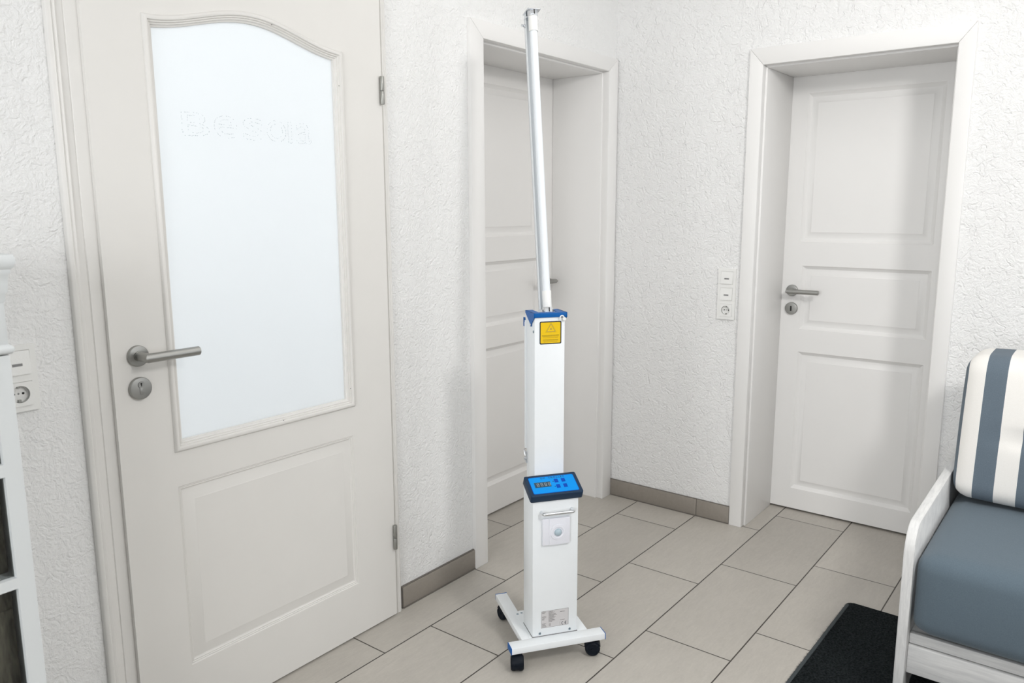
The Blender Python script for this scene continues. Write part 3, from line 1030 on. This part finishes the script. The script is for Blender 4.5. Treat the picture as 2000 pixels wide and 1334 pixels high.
lt = b.build('lamp_tube', M['tube'], TR)
lt['label'] = 'milky white lamp tube'
for h0, h1 in ((0.020, 0.070), (LL - 0.066, LL - 0.020)):
    b = MB()
    b.lathe([(0.0105, 0), (0.0142, 0.0), (0.0142, 0.001), (0.0142, h1 - h0 - 0.001), (0.0137, h1 - h0), (0.0105, h1 - h0)], LP(0, 0, h0), ldir, 28)
    b.build('lamp_holder', M['plastic'], lt)
# chrome clamp blocks at both ends
for h0, h1, hood in ((0.002, 0.020, False), (LL - 0.020, LL - 0.002, True)):
    b = MB()
    b.lathe([(0.0172, 0), (0.0172, h1 - h0 - 0.004), (0.0152, h1 - h0)] if not hood else [(0.0152, 0), (0.0172, 0.004), (0.0172, h1 - h0)], LP(0, 0, h0), ldir, 8)
    lbox(b, (-0.0175, -0.036, h0), (0.0175, -0.008, h0 + 0.003))
    zc = h0 if not hood else h1
    lbox(b, (-0.0200, -0.036, zc - 0.0012), (0.0200, 0.0185, zc + 0.0012))
    c = b.build('end_bracket', M['chrome'], arm)
    b = MB()
    lbox(b, (-0.0016, 0.0145, h0 + 0.003), (0.0016, 0.0180, h1 - 0.002), 0)
    b.build('slot', M['dark'], c)
b = MB()
b.cyl(LP(-0.0165, -0.028, LL - 0.040), LP(-0.0215, -0.028, LL - 0.040), 0.006, 16, 0.001)
b.cyl(LP(-0.0215, -0.030, LL - 0.038), LP(-0.0265, -0.036, LL - 0.034), 0.0035, 12, 0.001)
b.build('thumb_screw', M['chrome'], arm)
b = MB()
lbox(b, (-0.0185, -0.036, -0.004), (-0.0165, 0.004, 0.012))
lbox(b, (0.0165, -0.036, -0.004), (0.0185, 0.004, 0.012))
lbox(b, (-0.0260, -0.030, -0.004), (0.0260, 0.012, -0.001))
b.build('hinge_bracket', M['chrome'], arm)

# ------------------------------------------------------------------ sofa
SY = -1.540
SX = -1.012
sofa = empty('sofa_frame', 'white-washed wooden sofa frame against the trowelled wall', 'sofa', (SX, SY, 0))
def S(x, y, z):
    return (x - SX, y - SY, z)
SLEN = 1.75
for y0 in (SY - 0.027, SY - SLEN):
    b = MB()
    pts = [(SX, 0.0)]
    for k in range(7):
        a = math.radians(180 - 78 * k / 6)
        pts.append((SX + 0.075 + 0.075 * math.cos(a), 0.562 - 0.072 + 0.072 * math.sin(a)))
    pts += [(-0.30, 0.572), (-0.022, 0.572), (-0.022, 0.0), (-0.10, 0.0), (-0.12, 0.06), (SX + 0.10, 0.06), (SX + 0.08, 0.0)]
    b.prism(pts, lambda p, q, d: S(p, d, q), y0, y0 + 0.027, 0.004)
    b.build('armrest', M['rail_v'], sofa)
ya, yb = SY - SLEN + 0.027, SY - 0.027
for x0, x1, z0, z1 in ((SX + 0.034, SX + 0.054, 0.205, 0.236), (SX + 0.024, SX + 0.044, 0.118, 0.2035)):
    b = MB()
    b.box(S(x0, ya, z0), S(x1, yb, z1), 0.003)
    b.build('front_board', M['plank'], sofa)
b = MB()
b.box(S(-0.055, ya, 0.12), S(-0.035, yb, 0.30), 0.004)
b.box(S(-0.203, ya, 0.515), S(-0.180, yb, 0.80), 0.004)
for yy0 in (ya, ya + (yb - ya) * 0.48, yb - 0.04):
    b.box(S(-0.182, yy0, 0.515), S(-0.035, yy0 + 0.04, 0.56), 0.004)
b.build('back_board', M['plank'], sofa)
b = MB()
b.box(S(SX + 0.055, ya, 0.212), S(-0.06, yb, 0.234), 0.002)
b.build('seat_board', M['plank'], sofa)

def cushion(lo, hi, r, bulge, n, fn=None):
    """puffy rounded box; returns a bmesh"""
    t2 = bmesh.new()
    bmesh.ops.create_cube(t2, size=2)
    bmesh.ops.subdivide_edges(t2, edges=list(t2.edges), cuts=n, use_grid_fill=True)
    c = Vector([(a + d) / 2 for a, d in zip(lo, hi)])
    h = Vector([(d - a) / 2 for a, d in zip(lo, hi)])
    for v in t2.verts:
        q = Vector([math.copysign(abs(k) ** 0.75, k) for k in v.co])
        p = Vector([q[i] * h[i] for i in range(3)])
        inner = Vector([max(-(h[i] - r), min(h[i] - r, p[i])) for i in range(3)])
        d = p - inner
        if d.length > 1e-9:
            p = inner + d.normalized() * r * min(1.0, d.length / r * 1.0 if max(abs(x) for x in d) < r * 0.999 else 1.0)
        w = [math.cos(max(-1, min(1, p[i] / h[i])) * math.pi / 2) for i in range(3)]
        for i in range(3):
            j, k = [a for a in range(3) if a != i]
            p[i] += math.copysign(1, p[i]) * bulge[i] * (w[j] ** 0.5) * (w[k] ** 0.5) * min(1, abs(p[i]) / (h[i] * 0.8))
        v.co = c + p
        if fn:
            v.co = fn(v.co)
    return t2

# seat cushion
CY0, CY1 = SY - SLEN + 0.031, SY - 0.031
sc = MB()
t2 = cushion((SX - 0.004, CY0, 0.250), (-0.065, CY1, 0.485), 0.045, (0.022, 0.0, 0.013), 26)
sc.merge(t2)
o = sc.build('seat_cushion', M['grey_fab'], None, smooth=180)
tag(o, 'plain slate grey seat cushion on the sofa frame', 'cushion')
# back cushion: leaning, striped, grey back and ends
BL = 0.86
def lean(p):
    z = p.z - 0.492
    dent = 0.030 * math.exp(-((p.y - (CY1 - 0.235)) / 0.10) ** 2 - ((p.z - 0.715) / 0.018) ** 2) if p.x < -0.3 else 0
    return Vector((p.x + z * 0.20 + dent, p.y, p.z))
bc = MB()
t2 = cushion((-0.535, CY1 - BL, 0.508), (-0.302, CY1 - 0.004, 0.955), 0.050, (0.030, 0.006, 0.012), 30, lean)
bmesh.ops.recalc_face_normals(t2, faces=t2.faces)
bc.merge(t2)
t = NT('slate_and_cream_stripes')
tc = t.n('ShaderNodeTexCoord').outputs['Object']
sx = t.n('ShaderNodeSeparateXYZ', {0: tc})
yy_ = t.math('SUBTRACT', CY1 - 0.063, sx.outputs[1])       # distance past the first stripe edge
fr_ = t.math('FRACT', t.math('DIVIDE', t.math('ADD', yy_, 0.118 * 4), 0.118))
stripe = t.ramp(fr_, [(0.0, 1.0), (0.4935, 1.0), (0.4985, 0.0), (0.995, 0.0)])
# the end gusset of the cushion is plain grey
nsep = t.n('ShaderNodeSeparateXYZ', {0: t.n('ShaderNodeTexCoord').outputs['Normal']})
side = t.math('MULTIPLY', t.math('GREATER_THAN', nsep.outputs[1], 0.80), t.math('GREATER_THAN', sx.outputs[1], CY1 - 0.06))
fac = t.math('MAXIMUM', stripe, side)
v = t.coords()
wv = t.n('ShaderNodeTexWave', {'Vector': v, 'Scale': 260.0, 'Distortion': 1.5}, bands_direction='Y')
nz = t.noise(v, 420, 3)
ca = t.mix(nz.outputs[0], srgb(236, 233, 228), srgb(246, 244, 240))
cb = t.mix(nz.outputs[0], srgb(92, 105, 116), srgb(114, 126, 137))
t.bump(t.math('ADD', wv.outputs[1], t.math('MULTIPLY', t.noise(v, 16, 3).outputs[0], 2.0)), 0.0006, 0.5)
M['stripes'] = t.set(color=t.mix(fac, ca, cb), rough=0.95, spec=0.1, sheen=0.1)
o = bc.build('back_cushion', M['stripes'], None, smooth=180)
tag(o, 'cream and slate grey striped back cushion leaning on the sofa', 'cushion')
# ------------------------------------------------------------------ mat
MA = math.radians(-1.0)
mat = empty('floor_mat', 'black carpet mat lying half under the sofa', 'mat', (-0.44, -1.272, 0), MA)
MWX, MWY = 1.15, 0.62
b = MB()
b.prism(rrect(-MWX, 0, -MWY, 0, 0.022, 6), lambda p, q, d: (p, q, d), 0.0, 0.008, 0.002)
b.build('pile_base', M['mat'], mat)
b = MB()
b.box((-MWX + 0.01, -0.0125, 0.0), (-0.022, 0.0, 0.0105), 0.004)
o = b.build('edge_binding', M['binding'], mat)
b = MB()
r5 = random.Random(11)
verts, faces = [], []
def blade(x, y, z, L, lean_, ang, w_):
    dx, dy = math.cos(ang) * lean_, math.sin(ang) * lean_
    n0 = len(verts)
    px, py = -math.sin(ang) * w_, math.cos(ang) * w_
    verts.extend([(x - px, y - py, z), (x + px, y + py, z), (x + dx, y + dy, z + L)])
    faces.append((n0, n0 + 1, n0 + 2))
for k in range(26000):
    blade(r5.uniform(-0.80, -0.004), r5.uniform(-0.45, -0.010), 0.006, r5.uniform(0.003, 0.008), r5.uniform(0.0, 0.004), r5.uniform(0, 6.28), 0.0007)
for k in range(900):                                        # frayed edge
    blade(r5.uniform(-0.80, -0.02), r5.uniform(-0.004, 0.001), r5.uniform(0.001, 0.008), r5.uniform(-0.001, 0.003), r5.uniform(0.002, 0.009), r5.uniform(0.6, 2.5), 0.0006)
me = bpy.data.meshes.new('pile')
me.from_pydata(verts, [], faces)
me.materials.append(M['mat'])
o = bpy.data.objects.new('pile', me)
COL.objects.link(o)
o.parent = mat
o['kind'] = 'stuff'

# ------------------------------------------------------------------ glazed cabinet at the left
CX1, CYF, CX0 = -2.743, -0.350, -3.560
cab = empty('display_cabinet', 'white wooden cabinet with small glass panes at the left edge', 'cabinet', (CX1, CYF, 0))
def K(x, y, z):
    return (x - CX1, y - CYF, z)
b = MB()
for lo, hi in (((CX1 - 0.02, CYF + 0.022, 0.06), (CX1, -0.004, 1.27)), ((CX0, CYF + 0.022, 0.06), (CX0 + 0.02, -0.004, 1.27)),
               ((CX0, -0.016, 0.06), (CX1, -0.004, 1.27)), ((CX0, CYF + 0.022, 0.06), (CX1, -0.004, 0.085)), ((CX0, CYF + 0.022, 1.24), (CX1, -0.004, 1.27)),
               ((CX0, CYF + 0.022, 0.725), (CX1, -0.018, 0.740))):
    b.box(K(*lo), K(*hi), 0.001)
b.box(K(CX0 + 0.03, CYF + 0.04, 0.0), K(CX1 - 0.03, -0.01, 0.062), 0.001)
b.box(K(CX0, CYF, 1.1685), K(CX1, CYF + 0.022, 1.27), 0.001)
b.build('carcass', M['cab'], cab)
# crown: stepped and rounded moulding, then a thin astragal below the frieze
def moulding(name, prof, z0):
    b = MB()
    lp = []
    for x, y, sx_, sy_ in ((CX0, -0.004, -1, 0), (CX0, CYF, -1, -1), (CX1, CYF, 1, -1), (CX1, -0.004, 1, 0)):
        lp.append([K(x + sx_ * p, y + sy_ * p, z0 + q) for p, q in prof])
    b.loops(lp, True)
    return b.build(name, M['cab'], cab, smooth=40)
moulding('crown', [(0, 0), (0.002, 0.004), (0.003, 0.016), (0.006, 0.020), (0.007, 0.034), (0.009, 0.050), (0.012, 0.054), (0.012, 0.060), (0.016, 0.064), (0.019, 0.070), (0.019, 0.080), (0.016, 0.087), (0.0, 0.090)], 1.262)
moulding('astragal', [(0, 0), (0.003, 0.001), (0.006, 0.005), (0.007, 0.010), (0.005, 0.015), (0, 0.018)], 1.168)
zrows = [(0.115, 0.271), (0.294, 0.497), (0.518, 0.7215), (0.7425, 0.941), (0.965, 1.118)]
for xa, xb in ((CX0, -3.153), (-3.149, CX1)):
    b = MB()
    b.plate(rect(xa, xb, 0.068, 1.166), [rect(x0, x1, z0, z1) for z0, z1 in zrows for x0, x1 in ((xa + 0.036, (xa + xb) / 2 - 0.010), ((xa + xb) / 2 + 0.010, xb - 0.030))], lambda p, q, d: K(p, d, q), CYF, CYF + 0.020)
    dr = b.build('door', M['cab'], cab, smooth=20)
    for z0, z1 in zrows:
        for x0, x1 in ((xa + 0.036, (xa + xb) / 2 - 0.010), ((xa + xb) / 2 + 0.010, xb - 0.030)):
            b = MB()
            b.box(K(x0 - 0.004, CYF + 0.012, z0 - 0.004), K(x1 + 0.004, CYF + 0.015, z1 + 0.004))
            b.build('pane', M['clear'], dr, smooth=0)
# weathered wooden crates on the shelves behind the panes
def crate(label, z0, z1, slats):
    x0, x1, ya_, yb_ = -3.12, CX1 - 0.028, CYF + 0.045, -0.06
    root = empty('wooden_crate', label, 'crate', ((x0 + x1) / 2, (ya_ + yb_) / 2, z0))
    L = lambda x, y, z: (x - (x0 + x1) / 2, y - (ya_ + yb_) / 2, z - z0)
    b = MB()
    b.box(L(x0 + 0.012, ya_ + 0.012, z0), L(x1 - 0.012, yb_, z0 + 0.012), 0.001)
    b.box(L(x0, yb_ - 0.012, z0), L(x1, yb_, z1), 0.001)
    for xx in (x0, x1 - 0.012):
        b.box(L(xx, ya_ + 0.012, z0), L(xx + 0.012, yb_, z1), 0.001)
    b.build('box', M['darkwood'], root)
    if slats:
        for xx in (x0, x1 - 0.046):
            b = MB()
            b.box(L(xx, ya_, z0), L(xx + 0.046, ya_ + 0.014, z1 - 0.046), 0.0015)
            b.build('corner_post', M['darkwood'], root)
        b = MB()
        b.box(L(x0, ya_ - 0.002, z1 - 0.045), L(x1, ya_ + 0.013, z1), 0.0015)
        b.build('top_rail', M['darkwood'], root)
        n = int((z1 - 0.05 - z0) / 0.042)
        for k in range(n):
            b = MB()
            zz = z1 - 0.053 - 0.042 * k
            b.box(L(x0 + 0.047, ya_ + 0.004, zz - 0.033), L(x1 - 0.047, ya_ + 0.012, zz), 0.0015)
            b.build('slat', M['darkwood'], root)
    else:
        b = MB()
        b.box(L(x0, ya_, z0), L(x1, ya_ + 0.013, z1), 0.0015)
        b.build('front_board', M['darkwood'], root)
    return root
crate('plain brown wooden crate on the upper shelf of the glazed cabinet', 0.7405, 1.12, False)
crate('slatted brown wooden crate on the lower shelf of the glazed cabinet', 0.0855, 0.712, True)
